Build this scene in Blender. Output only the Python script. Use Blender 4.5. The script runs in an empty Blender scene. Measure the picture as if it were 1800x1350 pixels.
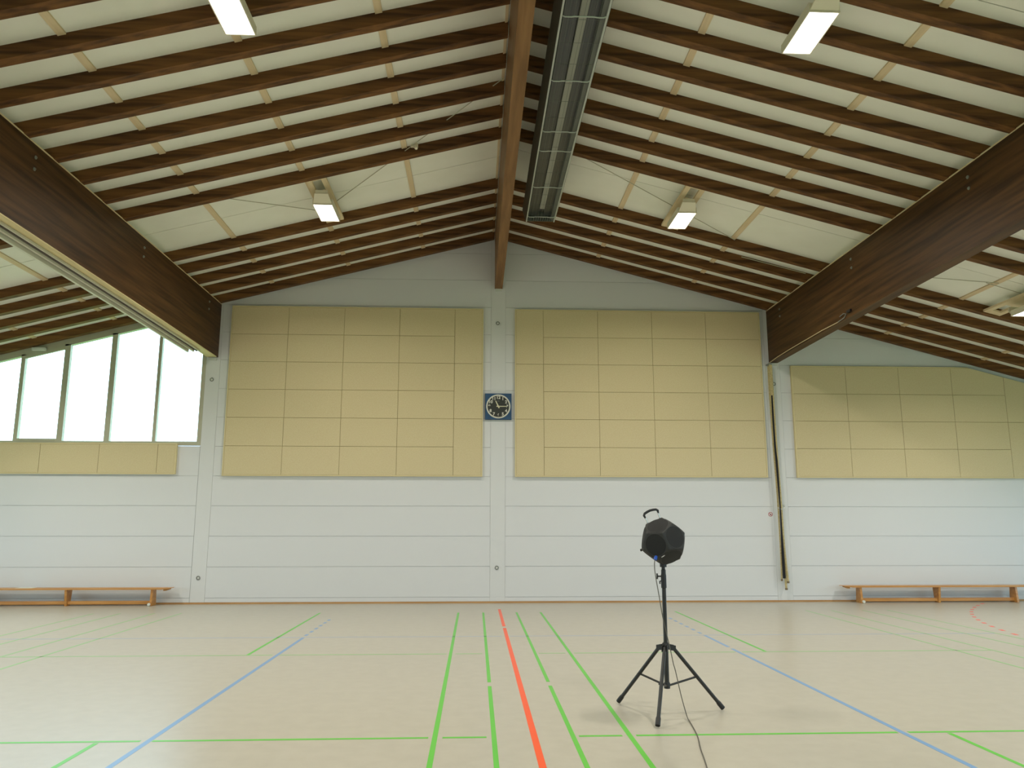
import bpy, bmesh, math, random
from mathutils import Vector, Matrix
random.seed(7)
scene = bpy.context.scene
C = scene.collection

# ------------------------------------------------------------------ camera, world, exposure
CAM = Vector((-0.46, 0.0, 1.6374))
PITCH, YAW, ROLL = 0.17551, 0.0459, 0.0006
fw = Vector((math.sin(YAW)*math.cos(PITCH), math.cos(YAW)*math.cos(PITCH), math.sin(PITCH)))
rt = Vector((math.cos(YAW), -math.sin(YAW), 0.0)); up = rt.cross(fw)
rt2 = math.cos(ROLL)*rt + math.sin(ROLL)*up; up2 = -math.sin(ROLL)*rt + math.cos(ROLL)*up
cam_d = bpy.data.cameras.new('camera'); cam = bpy.data.objects.new('camera', cam_d); C.objects.link(cam)
m = Matrix((rt2, up2, -fw)).transposed().to_4x4(); m.translation = CAM; cam.matrix_world = m
cam_d.sensor_width = 36.0; cam_d.lens = 1374.986/1800*36.0; cam_d.clip_start = 0.05; cam_d.clip_end = 400
scene.camera = cam

world = bpy.data.worlds.new('sky'); scene.world = world; world.use_nodes = True
bg = world.node_tree.nodes['Background']
bg.inputs['Color'].default_value = (0.58, 0.79, 1.0, 1); bg.inputs['Strength'].default_value = 5.0
scene.view_settings.view_transform = 'Standard'; scene.view_settings.look = 'None'
scene.view_settings.gamma = 1.0; scene.view_settings.use_curve_mapping = False
scene.view_settings.exposure = 0.1
LAMP_W = 102.0           # watts of each ceiling light
LAMP_COL = (1.0, 0.95, 0.84)

def portal(name, loc, rot, sx, sy):
    d = bpy.data.lights.new(name, 'AREA'); d.shape = 'RECTANGLE'; d.size = sx; d.size_y = sy
    d.cycles.is_portal = True
    o = bpy.data.objects.new(name, d); C.objects.link(o); o.location = loc; o.rotation_euler = rot
    return o

# ------------------------------------------------------------------ dimensions
YW = 16.75               # face of the far wall
XE = 16.8                # half length of the hall
YN = -1.2                # wall behind the camera
APEX, SL = 7.90, 0.262   # underside of the rafters: z = APEX - SL*|x|
RH = 0.165               # rafter height (vertical)
def zr(x, off=0.0): return APEX + off - SL*abs(x)
PITCHES = dict(left=(-6.27, -5.97), mid=(-0.15, 0.165), right=(5.935, 6.255))

# ------------------------------------------------------------------ helpers
def lin(c):
    c = c/255.0
    return c/12.92 if c <= 0.04045 else ((c+0.055)/1.055)**2.4
def rgb(r, g, b): return (lin(r), lin(g), lin(b), 1.0)

def material(name, col, rough=0.6, metal=0.0, col2=None, scale=(4, 4, 4), detail=4.0, bump=0.0, bump_scale=None, spec=0.5,
             coat=0.0, ramp=(0.35, 0.65), coat_rough=0.1):
    mt = bpy.data.materials.new(name); mt.use_nodes = True
    nt = mt.node_tree; b = nt.nodes['Principled BSDF']
    b.inputs['Base Color'].default_value = col; b.inputs['Roughness'].default_value = rough
    b.inputs['Metallic'].default_value = metal; b.inputs['Specular IOR Level'].default_value = spec
    b.inputs['Coat Weight'].default_value = coat; b.inputs['Coat Roughness'].default_value = coat_rough
    if col2 is not None or bump:
        tc = nt.nodes.new('ShaderNodeTexCoord'); mp = nt.nodes.new('ShaderNodeMapping')
        mp.inputs['Scale'].default_value = scale
        nt.links.new(tc.outputs['Object'], mp.inputs['Vector'])
        nz = nt.nodes.new('ShaderNodeTexNoise'); nz.inputs['Scale'].default_value = 1.0; nz.inputs['Detail'].default_value = detail
        nt.links.new(mp.outputs['Vector'], nz.inputs['Vector'])
        if col2 is not None:
            rp = nt.nodes.new('ShaderNodeValToRGB')
            rp.color_ramp.elements[0].position = ramp[0]; rp.color_ramp.elements[0].color = col
            rp.color_ramp.elements[1].position = ramp[1]; rp.color_ramp.elements[1].color = col2
            nt.links.new(nz.outputs['Fac'], rp.inputs['Fac']); nt.links.new(rp.outputs['Color'], b.inputs['Base Color'])
        if bump:
            nb = nz
            if bump_scale:
                nb = nt.nodes.new('ShaderNodeTexNoise'); nb.inputs['Scale'].default_value = bump_scale; nb.inputs['Detail'].default_value = 3
                nt.links.new(tc.outputs['Object'], nb.inputs['Vector'])
            bp = nt.nodes.new('ShaderNodeBump'); bp.inputs['Strength'].default_value = bump; bp.inputs['Distance'].default_value = 0.01
            nt.links.new(nb.outputs['Fac'], bp.inputs['Height']); nt.links.new(bp.outputs['Normal'], b.inputs['Normal'])
    return mt

def emit_material(name, col, strength):
    mt = bpy.data.materials.new(name); mt.use_nodes = True; nt = mt.node_tree
    nt.nodes.remove(nt.nodes['Principled BSDF'])
    e = nt.nodes.new('ShaderNodeEmission'); e.inputs['Color'].default_value = (*col, 1); e.inputs['Strength'].default_value = strength
    nt.links.new(e.outputs[0], nt.nodes['Material Output'].inputs['Surface'])
    return mt

def glass_material(name):
    mt = bpy.data.materials.new(name); mt.use_nodes = True; nt = mt.node_tree
    nt.nodes.remove(nt.nodes['Principled BSDF'])
    t = nt.nodes.new('ShaderNodeBsdfTransparent'); t.inputs['Color'].default_value = (0.97, 1.0, 0.96, 1)
    g = nt.nodes.new('ShaderNodeBsdfGlossy'); g.inputs['Roughness'].default_value = 0.02
    mx = nt.nodes.new('ShaderNodeMixShader'); mx.inputs[0].default_value = 0.06
    nt.links.new(t.outputs[0], mx.inputs[1]); nt.links.new(g.outputs[0], mx.inputs[2])
    nt.links.new(mx.outputs[0], nt.nodes['Material Output'].inputs['Surface'])
    return mt

class MB:
    """collects shapes (world or local coordinates) and links them as one mesh object"""
    def __init__(s): s.bm = bmesh.new()
    def box(s, x0, x1, y0, y1, z0, z1, bevel=0.0):
        return s.hexa([(x0,y0,z0),(x1,y0,z0),(x1,y1,z0),(x0,y1,z0),(x0,y0,z1),(x1,y0,z1),(x1,y1,z1),(x0,y1,z1)], bevel)
    def hexa(s, p, bevel=0.0):
        v = [s.bm.verts.new(q) for q in p]
        fs = [s.bm.faces.new([v[i] for i in f]) for f in ((3,2,1,0),(4,5,6,7),(0,1,5,4),(1,2,6,5),(2,3,7,6),(3,0,4,7))]
        if bevel:
            es = list({e for f in fs for e in f.edges})
            bmesh.ops.bevel(s.bm, geom=es, offset=bevel, segments=2, profile=0.7, affect='EDGES')
        return s
    def slope(s, xa, xb, ya, yb, o0, o1, bevel=0.0):
        """a board lying in the roof slope, between two vertical offsets from the rafter underside"""
        return s.hexa([(xa,ya,zr(xa,o0)),(xb,ya,zr(xb,o0)),(xb,yb,zr(xb,o0)),(xa,yb,zr(xa,o0)),
                       (xa,ya,zr(xa,o1)),(xb,ya,zr(xb,o1)),(xb,yb,zr(xb,o1)),(xa,yb,zr(xa,o1))], bevel)
    def prism(s, poly, y0, y1, bevel=0.0, axis='Y'):
        n = len(poly)
        def P(a, b, t): return (a, t, b) if axis == 'Y' else ((t, a, b) if axis == 'X' else (a, b, t))
        A = [s.bm.verts.new(P(x, z, y0)) for x, z in poly]; B = [s.bm.verts.new(P(x, z, y1)) for x, z in poly]
        fs = [s.bm.faces.new(A), s.bm.faces.new(B[::-1])]
        for i in range(n):
            j = (i+1) % n; fs.append(s.bm.faces.new((A[j], A[i], B[i], B[j])))
        bmesh.ops.recalc_face_normals(s.bm, faces=fs)
        if bevel:
            es = list({e for f in fs for e in f.edges})
            bmesh.ops.bevel(s.bm, geom=es, offset=bevel, segments=2, profile=0.7, affect='EDGES')
        return s
    def tube(s, pts, r, n=10, cap=True):
        pts = [Vector(p) for p in pts]; rings = []
        rs = r if isinstance(r, (list, tuple)) else [r]*len(pts)
        t0 = (pts[1]-pts[0]).normalized()
        ref = Vector((0,0,1)) if abs(t0.z) < 0.9 else Vector((1,0,0))
        side = t0.cross(ref).normalized()
        for i, p in enumerate(pts):
            a = pts[max(i-1,0)]; b = pts[min(i+1,len(pts)-1)]
            t = (b-a).normalized() if (b-a).length > 1e-9 else t0
            side = (side - t*side.dot(t)).normalized(); o = t.cross(side)
            rings.append([s.bm.verts.new(p + (side*math.cos(2*math.pi*k/n) + o*math.sin(2*math.pi*k/n))*rs[i]) for k in range(n)])
        fs = []
        for a, b in zip(rings, rings[1:]):
            for k in range(n): fs.append(s.bm.faces.new((a[k], a[(k+1)%n], b[(k+1)%n], b[k])))
        if cap: fs += [s.bm.faces.new(rings[0][::-1]), s.bm.faces.new(rings[-1])]
        bmesh.ops.recalc_face_normals(s.bm, faces=fs)
        return s
    def lathe(s, prof, origin, axis, n=24):
        """prof = (radius, distance along axis)"""
        ax = Vector(axis).normalized(); ref = Vector((0,0,1)) if abs(ax.z) < 0.9 else Vector((1,0,0))
        a = ax.cross(ref).normalized(); b = ax.cross(a); o = Vector(origin)
        rings = []
        for r, h in prof:
            if r < 1e-6: rings.append([s.bm.verts.new(o+ax*h)])
            else: rings.append([s.bm.verts.new(o+ax*h+(a*math.cos(2*math.pi*k/n)+b*math.sin(2*math.pi*k/n))*r) for k in range(n)])
        fs = []
        for p, q in zip(rings, rings[1:]):
            for k in range(n):
                k2 = (k+1) % n
                if len(p) == 1 and len(q) == 1: continue
                if len(p) == 1: fs.append(s.bm.faces.new((p[0], q[k2], q[k])))
                elif len(q) == 1: fs.append(s.bm.faces.new((p[k], p[k2], q[0])))
                else: fs.append(s.bm.faces.new((p[k], p[k2], q[k2], q[k])))
        bmesh.ops.recalc_face_normals(s.bm, faces=fs)
        return s
    def build(s, name, mat, parent=None, loc=None, smooth=False, origin=None):
        """origin: world point the mesh is moved to be relative to (for unparented pieces)"""
        me = bpy.data.meshes.new(name)
        if origin is not None:
            bmesh.ops.translate(s.bm, verts=s.bm.verts, vec=-Vector(origin))
        s.bm.to_mesh(me); s.bm.free()
        if smooth:
            me.shade_smooth()
            try: me.set_sharp_from_angle(angle=math.radians(40))
            except Exception: pass
        me.materials.append(mat)
        o = bpy.data.objects.new(name, me); C.objects.link(o)
        if origin is not None: o.location = origin
        if loc is not None: o.location = loc
        if parent is not None: o.parent = parent
        return o

def tag(o, label=None, cat=None, group=None, kind=None):
    if label: o['label'] = label
    if cat: o['category'] = cat
    if group: o['group'] = group
    if kind: o['kind'] = kind
    return o
def thing(name, loc, label, cat, group=None):
    o = bpy.data.objects.new(name, None); C.objects.link(o); o.location = loc; o.empty_display_size = 0.1
    return tag(o, label, cat, group)
def share(name, mesh, parent, loc=(0,0,0), rot=None):
    o = bpy.data.objects.new(name, mesh); C.objects.link(o); o.parent = parent; o.location = loc
    if rot is not None: o.rotation_euler = rot
    return o
def copy_tree(o, parent=None):
    c = o.copy(); C.objects.link(c); c.parent = parent
    for ch in list(o.children): copy_tree(ch, c)
    return c
def clip(poly, f):
    """keep the part of a polygon where f(p) <= 0 (f linear)"""
    out = []
    for i, p in enumerate(poly):
        q = poly[(i+1) % len(poly)]; a, b = f(p), f(q)
        if a <= 0: out.append(p)
        if (a < 0 < b) or (b < 0 < a):
            t = a/(a-b); out.append((p[0]+t*(q[0]-p[0]), p[1]+t*(q[1]-p[1])))
    return out
def under_roof(poly, off=RH):
    poly = clip(poly, lambda p: p[1]-(APEX+off+SL*p[0]))
    return clip(poly, lambda p: p[1]-(APEX+off-SL*p[0])) if len(poly) > 2 else poly

# ------------------------------------------------------------------ materials
M = {}
M['wall'] = material('painted_wall', rgb(222,223,224), 0.55, bump=0.03, bump_scale=220)
M['pilaster'] = material('painted_pilaster', rgb(221,222,222), 0.55, bump=0.03, bump_scale=220)
M['joint'] = material('joint_shadow_grey', rgb(196,197,195), 0.8)
M['plain'] = material('plain_wall_paint', rgb(205,206,200), 0.7)
M['floor'] = material('sports_linoleum', rgb(184,178,164), 0.30, col2=rgb(189,183,169), scale=(7,7,7), detail=8, bump=0.01, bump_scale=60, spec=0.45)
M['deck'] = material('ceiling_board', rgb(236,237,224), 0.85, col2=rgb(240,241,229), scale=(2,2,2), bump=0.12, bump_scale=45)
M['deck_back'] = material('deck_joint', rgb(112,112,96), 0.9)
M['strip'] = material('cover_strip_pine', rgb(214,193,154), 0.6, col2=rgb(224,205,168), scale=(20,1.5,20))
M['rafter'] = material('stained_rafter', rgb(72,48,26), 0.55, col2=rgb(122,84,46), scale=(0.9,14,14), detail=6, bump=0.08, spec=0.18)
M['girder'] = material('stained_glulam', rgb(60,42,24), 0.5, col2=rgb(94,66,38), scale=(10,0.6,14), detail=6, bump=0.06, spec=0.18)
M['ridge'] = material('stained_ridge', rgb(112,80,48), 0.5, col2=rgb(140,104,66), scale=(10,0.7,10), detail=6, bump=0.05, spec=0.18)
M['lightwood'] = material('pale_board', rgb(206,190,140), 0.6, col2=rgb(222,208,160), scale=(9,1.2,9))  # pale tone carries the daylight on the left girder's underside
M['panel'] = material('acoustic_tile', rgb(214,197,154), 0.9, col2=rgb(221,206,166), scale=(60,60,60), detail=2, bump=0.25, bump_scale=260)
M['panel_frame'] = material('panel_frame_wood', rgb(224,208,160), 0.55)
M['panel_back'] = material('panel_joint', rgb(150,128,72), 0.9)
M['alu'] = material('window_metal', rgb(186,184,162), 0.5)
M['track'] = material('curtain_track_metal', rgb(206,204,186), 0.45)
M['track_dark'] = material('curtain_track_slot', rgb(92,84,78), 0.7)
M['glass'] = glass_material('window_glass')
M['green'] = material('green_line_paint', rgb(96,196,62), 0.34, spec=0.45)
M['orange'] = material('orange_line_paint', rgb(250,86,30), 0.34, spec=0.45)
M['green_worn'] = material('worn_green_line_paint', rgb(146,196,126), 0.34, spec=0.45)  # floor gloss washing out the far and outer lines, put into the green
M['blue_worn'] = material('worn_blue_line_paint', rgb(166,180,204), 0.34, spec=0.45)  # far sideline paled in its colour, for the glossy reflection over it
M['blue'] = material('blue_line_paint', rgb(118,160,206), 0.34, spec=0.45)
M['red'] = material('red_line_paint', rgb(240,96,80), 0.34, spec=0.45)
M['baseboard'] = material('baseboard_wood', rgb(176,130,76), 0.55, col2=rgb(196,152,98), scale=(1,8,8))
M['bench'] = material('bench_wood', rgb(182,124,58), 0.4, col2=rgb(208,152,84), scale=(1.2,16,16), detail=5, coat=0.3)
M['white_rubber'] = material('white_rubber', rgb(226,226,214), 0.5)
M['black_plastic'] = material('black_plastic', rgb(30,30,30), 0.5)
M['black_metal'] = material('black_coated_metal', rgb(26,27,26), 0.38, spec=0.6)
M['speaker'] = material('speaker_cabinet', rgb(38,38,36), 0.6, bump=0.1, bump_scale=160)
M['grille'] = material('speaker_grille', rgb(16,16,15), 0.7, bump=0.4, bump_scale=400)
M['cone'] = material('speaker_cone', rgb(30,28,24), 0.6)
M['chrome'] = material('chrome', rgb(220,222,224), 0.15, metal=1.0)
M['blue_plastic'] = material('blue_plastic', rgb(46,92,190), 0.4)
M['cable'] = material('grey_cable', rgb(92,88,78), 0.6)
M['white_cable'] = material('white_cable', rgb(206,188,150), 0.6)
M['rope'] = material('hemp_rope', rgb(176,160,112), 0.85, col2=rgb(206,190,144), scale=(30,30,60), bump=0.4, bump_scale=120)
M['rope_tip'] = material('rope_whipping', rgb(120,104,80), 0.8)
M['strap'] = material('black_webbing', rgb(14,14,20), 0.8)
M['steel'] = material('galvanised_steel', rgb(150,154,146), 0.4, metal=0.6)
M['rod'] = material('brace_steel', rgb(176,174,152), 0.6)
M['heater_metal'] = material('heater_housing', rgb(104,109,102), 0.42, metal=0.35)
M['heater_dark'] = material('heater_reflector', rgb(70,72,72), 0.3, metal=0.5, col2=rgb(84,86,82), scale=(60,0.6,2))
M['heater_tube'] = material('heater_tube_ceramic', rgb(146,148,136), 0.5)
M['heater_rim'] = material('heater_rim', rgb(176,182,174), 0.35, metal=0.3)
M['lamp_white'] = material('lamp_enamel', rgb(232,224,200), 0.45)
M['lamp_glow'] = emit_material('lamp_diffuser', (1.0, 0.97, 0.9), 7.0)
M['clock_blue'] = material('clock_blue', rgb(38,74,110), 0.5, col2=rgb(46,84,122), scale=(6,6,6))
M['clock_dial'] = material('clock_dial', rgb(50,52,48), 0.6)
M['clock_edge'] = material('clock_edge', rgb(24,30,40), 0.6)
M['clock_white'] = material('clock_white', rgb(222,220,208), 0.5)
M['clock_hand'] = material('clock_hand', rgb(226,222,190), 0.5)
M['sign_white'] = material('sign_white', rgb(232,226,222), 0.5)
M['sign_red'] = material('sign_red', rgb(176,40,52), 0.5)
M['sign_black'] = material('sign_black', rgb(22,20,22), 0.5)
M['anchor'] = material('anchor_grey', rgb(134,136,130), 0.45, metal=0.3)
M['white_paint'] = material('white_fitting', rgb(214,216,210), 0.5)
M['grass'] = material('lawn_grass', rgb(118,146,80), 0.95, col2=rgb(140,168,96), scale=(0.6,0.6,0.6))

# ------------------------------------------------------------------ floor and court lines
floor = tag(MB().box(-XE, XE, YN, YW+0.02, -0.2, 0.0).build('floor', M['floor']), 'pale grey beige sports hall floor with coloured court lines', None, None, 'structure')
def line(x0, x1, y0, y1, mat, label=None):
    o = MB().box(x0, x1, y0, y1, 0.0002, 0.0012).build('court_line', M[mat], floor)
    if label: o['label'] = label
    return o
def along(x, y0, y1, mat, w=0.04, label=None): return line(x-w/2, x+w/2, y0, y1, mat, label)
def across(y, x0, x1, mat, w=0.04, label=None): return line(x0, x1, y-w/2, y+w/2, mat, label)
NEAR = 0.2
along(0.012, 13.03, 15.56, 'orange', 0.052, 'orange centre line, short piece by the wall')
along(0.012, NEAR, 12.83, 'orange', 0.052, 'orange centre line running towards the wall')
for s in (-1, 1):
    along(0.76*s, NEAR, 15.0, 'green', 0.04, 'outer green line beside the orange line')
    along(0.308*s+0.006, 8.57, 15.0, 'green', 0.038, 'inner green line beside the orange line')
    along(0.308*s+0.006, NEAR, 8.37, 'green', 0.038, 'inner green line beside the orange line')
    along(3.30*s, 10.40, 15.05, 'green', 0.04)
    along(3.30*s, NEAR, 6.41, 'green', 0.04)
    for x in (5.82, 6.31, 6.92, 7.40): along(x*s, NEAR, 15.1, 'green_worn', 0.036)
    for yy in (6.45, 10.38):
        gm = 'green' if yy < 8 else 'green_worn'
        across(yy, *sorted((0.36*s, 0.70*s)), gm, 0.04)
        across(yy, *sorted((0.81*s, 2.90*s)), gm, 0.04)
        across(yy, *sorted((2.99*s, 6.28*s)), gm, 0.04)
    across(11.92, *sorted((0.06*s, 7.37*s)), 'blue_worn', 0.036)
    y0 = 11.88
    if s > 0:
        along(2.94, 10.78, 11.88, 'blue', 0.045); along(2.94, NEAR, 10.64, 'blue', 0.045, 'blue attack line right of the tripod')
    else:
        along(-2.93, NEAR, 11.88, 'blue', 0.045, 'blue attack line on the left half')
    y = 12.08
    while y < 13.9:
        along(2.94*s, y, y+0.16, 'blue', 0.045); y += 0.36
# dashed red goal arc on the right
cx, cy, r_ = 16.35, 9.9, 8.95
a = 0.0
while a < 1.0:
    pts = []
    th0, th1 = a, a + 0.16/r_
    poly = []
    for th, rr in ((th0, r_-0.03), (th1, r_-0.03), (th1, r_+0.03), (th0, r_+0.03)):
        poly.append((cx - rr*math.cos(th), cy + rr*math.sin(th)))
    if max(p[1] for p in poly) < 16.4:
        MB().prism(poly, 0.0002, 0.0012, axis='Z').build('arc_dash', M['red'], floor)
    a += 0.46/r_

# ------------------------------------------------------------------ far wall: backing, planks, pilasters
wb = MB()
WX0, WX1, WZ = -12.05, -6.265, 3.235     # window opening
wb.prism(under_roof([(-XE,0),(WX0,0),(WX0,9),(-XE,9)]), YW+0.012, YW+0.25)
wb.prism([(WX0,0),(WX1,0),(WX1,WZ-0.01),(WX0,WZ-0.01)], YW+0.012, YW+0.25)
wb.prism(under_roof([(WX1,0),(XE,0),(XE,9),(0,9),(WX1,9)]), YW+0.012, YW+0.25)
wall_back = tag(wb.build('wall_back', M['joint']), 'white far end wall of wide horizontal planks', None, None, 'structure')
bays = [(-XE,-12.36),(-12.05,-6.27),(-5.97,-0.15),(0.165,5.935),(6.255,12.05),(12.36,XE)]
G = 0.0035
rows = [0.0, 0.12] + [0.12+0.6205*k for k in range(1, 14)]
for bi, (xa, xb) in enumerate(bays):
    for z0, z1 in zip(rows, rows[1:]):
        if bi == 1 and z1 > WZ+0.05: continue
        p = under_roof([(xa+G, z0+G), (xb-G, z0+G), (xb-G, z1-G), (xa+G, z1-G)])
        if len(p) < 3 or max(q[1] for q in p)-min(q[1] for q in p) < 0.02: continue
        MB().prism(p, YW, YW+0.013).build('wall_plank', M['wall'], wall_back)
for xa, xb in ((-12.36,-12.05),(-6.265,-5.97),(-0.15,0.165),(5.935,6.255),(12.05,12.36)):
    p = under_roof([(xa,0),(xb,0),(xb,9),((xa+xb)/2,9),(xa,9)])
    MB().prism(p, YW-0.003, YW+0.013).build('pilaster', M['pilaster'], wall_back)
bb = tag(MB().box(-XE, XE, YW-0.014, YW-0.007, 0.0, 0.034).build('baseboard_back', M['baseboard']), 'thin wooden baseboard along the far wall', None, None, 'structure')

# window in the far wall
win = tag(bpy.data.objects.new('window_1', None), 'large sloped window with upright mullions in the far wall', None, None, 'structure'); C.objects.link(win)
win.location = (-9.1, YW, WZ)
WO = Vector(win.location)
def wpart(mb, name, mat, par=None):
    bmesh.ops.translate(mb.bm, verts=mb.bm.verts, vec=-WO)
    return mb.build(name, M[mat], par or win)
wpart(MB().box(WX0, WX1, YW-0.01, YW+0.09, WZ, WZ+0.085), 'sill_rail', 'alu')
wpart(MB().box(WX1-0.083, WX1, YW-0.01, YW+0.09, WZ+0.086, zr(WX1)-0.02), 'jamb', 'alu')
wpart(MB().box(WX0, WX0+0.08, YW-0.01, YW+0.09, WZ+0.086, zr(WX0)-0.02), 'jamb', 'alu')
wpart(MB().prism([(WX0,zr(WX0)-0.13),(WX1,zr(WX1)-0.13),(WX1,zr(WX1)+0.10),(WX0,zr(WX0)+0.10)], YW-0.012, YW+0.10), 'top_rail', 'alu')
mull = [(-11.06,0.08),(-10.086,0.082),(-9.186,0.116),(-8.218,0.112),(-7.244,0.07)]
for x, w in mull:
    wpart(MB().box(x-w/2, x+w/2, YW-0.012, YW+0.08, WZ+0.08, zr(x)-0.10), 'mullion', 'alu')
edges = [WX0+0.08] + [v for x, w in mull for v in (x-w/2, x+w/2)] + [WX1-0.083]
for i in range(0, len(edges), 2):
    xa, xb = edges[i], edges[i+1]
    pane = wpart(MB().prism([(xa,WZ+0.085),(xb,WZ+0.085),(xb,zr(xb)-0.13),(xa,zr(xa)-0.13)], YW+0.03, YW+0.036), 'pane', 'glass')
    if i == 4:   # opening sash
        f = MB()
        f.box(xa, xb, YW-0.02, YW+0.03, WZ+0.085, WZ+0.13)
        f.prism([(xa,zr(xa)-0.20),(xb,zr(xb)-0.20),(xb,zr(xb)-0.13),(xa,zr(xa)-0.13)], YW-0.02, YW+0.03)
        wpart(f, 'sash', 'alu')
op = wpart(MB().box(-9.90, -9.62, YW-0.09, YW-0.02, 5.235, 5.30, 0.008), 'window_opener', 'white_paint')
op['label'] = 'white window opener motor on the top rail'

# side walls with windows, wall behind the camera
def side_wall(sx, name, label, y0, y1, z0, z1):
    xa, xb = (sx*XE, sx*(XE+0.3))
    xa, xb = min(xa, xb), max(xa, xb)
    zt = zr(XE) + 0.5; b = MB()
    b.box(xa, xb, YN-0.3, YW+0.25, -0.2, z0); b.box(xa, xb, YN-0.3, YW+0.25, z1, zt)
    b.box(xa, xb, YN-0.3, y0, z0, z1); b.box(xa, xb, y1, YW+0.25, z0, z1)
    return tag(b.build(name, M['plain']), label, None, None, 'structure')
def side_window(sx, name, label, y0, y1, z0, z1, n):
    w = tag(bpy.data.objects.new(name, None), label, None, None, 'structure'); C.objects.link(w); w.location = (sx*XE, (y0+y1)/2, z0)
    o = Vector(w.location)
    xa, xb = sorted((sx*XE-0.02*sx, sx*(XE+0.1)))
    def part(mb, nm, mat):
        bmesh.ops.translate(mb.bm, verts=mb.bm.verts, vec=-o); return mb.build(nm, M[mat], w)
    part(MB().box(xa, xb, y0, y1, z0, z0+0.08), 'sill_rail', 'alu'); part(MB().box(xa, xb, y0, y1, z1-0.08, z1), 'top_rail', 'alu')
    st = (y1-y0)/n
    for k in range(n+1):
        yc = min(max(y0+k*st, y0+0.04), y1-0.04)
        part(MB().box(xa, xb, yc-0.04, yc+0.04, z0+0.08, z1-0.08), 'mullion', 'alu')
    xm = sx*(XE+0.04)
    for k in range(n):
        part(MB().box(xm-0.003, xm+0.003, y0+k*st+0.04, y0+(k+1)*st-0.04, z0+0.08, z1-0.08), 'pane', 'glass')
    return w
LW = (1.0, 15.8, 0.9, 3.3); RW = (1.0, 15.8, 0.9, 3.3)
side_wall(-1, 'wall_left', 'plain left side wall with a window band', *LW); side_wall(1, 'wall_right', 'plain right side wall with a window band', *RW)
side_window(-1, 'window_2', 'long window band in the left side wall', *LW, 10); side_window(1, 'window_3', 'long window band in the right side wall', *RW, 10)
FW = [(0.35, 5.75), (6.45, 11.9)]; FZ0, FZ1 = 2.3, 4.6  # unseen windows, added to light the far gable with bluish fill
fr = MB()
for xa, xb in ((-XE, FW[0][0]), (FW[0][1], FW[1][0]), (FW[1][1], XE)):
    fr.prism(under_roof([(xa,-0.2),(xb,-0.2),(xb,9),(0,9),(xa,9)] if xa < 0 < xb else [(xa,-0.2),(xb,-0.2),(xb,9),(xa,9)]), YN-0.3, YN)
for xa, xb in FW:
    fr.prism([(xa,-0.2),(xb,-0.2),(xb,FZ0),(xa,FZ0)], YN-0.3, YN); fr.prism(under_roof([(xa,FZ1),(xb,FZ1),(xb,9),(xa,9)]), YN-0.3, YN)
tag(fr.build('wall_front', M['plain']), 'plain wall behind the camera', None, None, 'structure')
for wi, (xa, xb) in enumerate(FW):
    w = tag(bpy.data.objects.new('window_%d' % (4+wi), None), 'window in the wall behind the camera', None, None, 'structure'); C.objects.link(w); w.location = ((xa+xb)/2, YN, FZ0)
    hw_ = (xb-xa)/2; hh = FZ1-FZ0
    MB().box(-hw_, hw_, -0.1, 0.01, 0, 0.08).build('sill_rail', M['alu'], w); MB().box(-hw_, hw_, -0.1, 0.01, hh-0.08, hh).build('top_rail', M['alu'], w)
    for k in range(6):
        xc = min(max(-hw_+k*2*hw_/5, -hw_+0.04), hw_-0.04); MB().box(xc-0.04, xc+0.04, -0.1, 0.01, 0.08, hh-0.08).build('mullion', M['alu'], w)
    for k in range(5):
        MB().box(-hw_+k*2*hw_/5+0.04, -hw_+(k+1)*2*hw_/5-0.04, -0.05, -0.044, 0.08, hh-0.08).build('pane', M['glass'], w)
    portal('portal_front', ((xa+xb)/2, YN-0.32, (FZ0+FZ1)/2), (math.radians(90), 0, 0), xb-xa, FZ1-FZ0)
portal('portal_left', (-XE-0.32, (LW[0]+LW[1])/2, (LW[2]+LW[3])/2), (0, math.radians(-90), 0), LW[3]-LW[2], LW[1]-LW[0])
portal('portal_right', (XE+0.32, (RW[0]+RW[1])/2, (RW[2]+RW[3])/2), (0, math.radians(90), 0), RW[3]-RW[2], RW[1]-RW[0])
portal('portal_back', ((WX0+WX1)/2, YW+0.3, 4.7), (math.radians(-90), 0, 0), WX1-WX0, 3.2)
tag(MB().box(-70, 70, -70, 80, -0.32, -0.22).build('lawn', M['grass']), 'green lawn outside the hall windows', 'lawn', None, 'stuff')

# ------------------------------------------------------------------ ceiling: deck, boards, cover strips, rafters
ce = MB()
ce.slope(-XE-0.3, 0, YN-0.3, YW+0.25, RH+0.022, RH+0.2); ce.slope(0, XE+0.3, YN-0.3, YW+0.25, RH+0.022, RH+0.2)
ceiling = tag(ce.build('ceiling', M['deck_back']), 'sloped ceiling of pale boards under dark stained rafters', None, None, 'structure')
raf_far = [12.009-0.683*k for k in range(20)] + [13.956+0.683*k for k in range(5)]
raf_far = sorted(v for v in raf_far if v-0.12 > YN+0.02)
raf_far[-1] = 16.70
strips_l = [-1.662, -3.282, -4.912, -6.55, -8.18, -9.81, -11.44, -13.1]
strips_r = [2.218, 4.345, 6.50, 8.64, 10.8, 13.0]
ys_l = [YW+0.01, 15.26, 12.96, 11.95, 10.58, 9.22, 7.85, 6.49, 5.12, 3.76, 2.39, 1.02, YN]
ys_r = [YW+0.01, 15.26, 13.90, 12.63, 11.27, 9.90, 8.53, 6.91, 5.80, 4.44, 3.07, 1.71, 0.34, YN]
for xs, ys in (([0]+strips_l+[-XE], ys_l), ([0]+strips_r+[XE], ys_r)):
    for xa, xb in zip(xs, xs[1:]):
        xa, xb = min(xa, xb), max(xa, xb)
        for yb, ya in zip(ys, ys[1:]):
            MB().slope(xa+0.003, xb-0.003, ya+0.006, yb-0.006, RH, RH+0.021).build('ceiling_board', M['deck'], ceiling)
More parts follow.
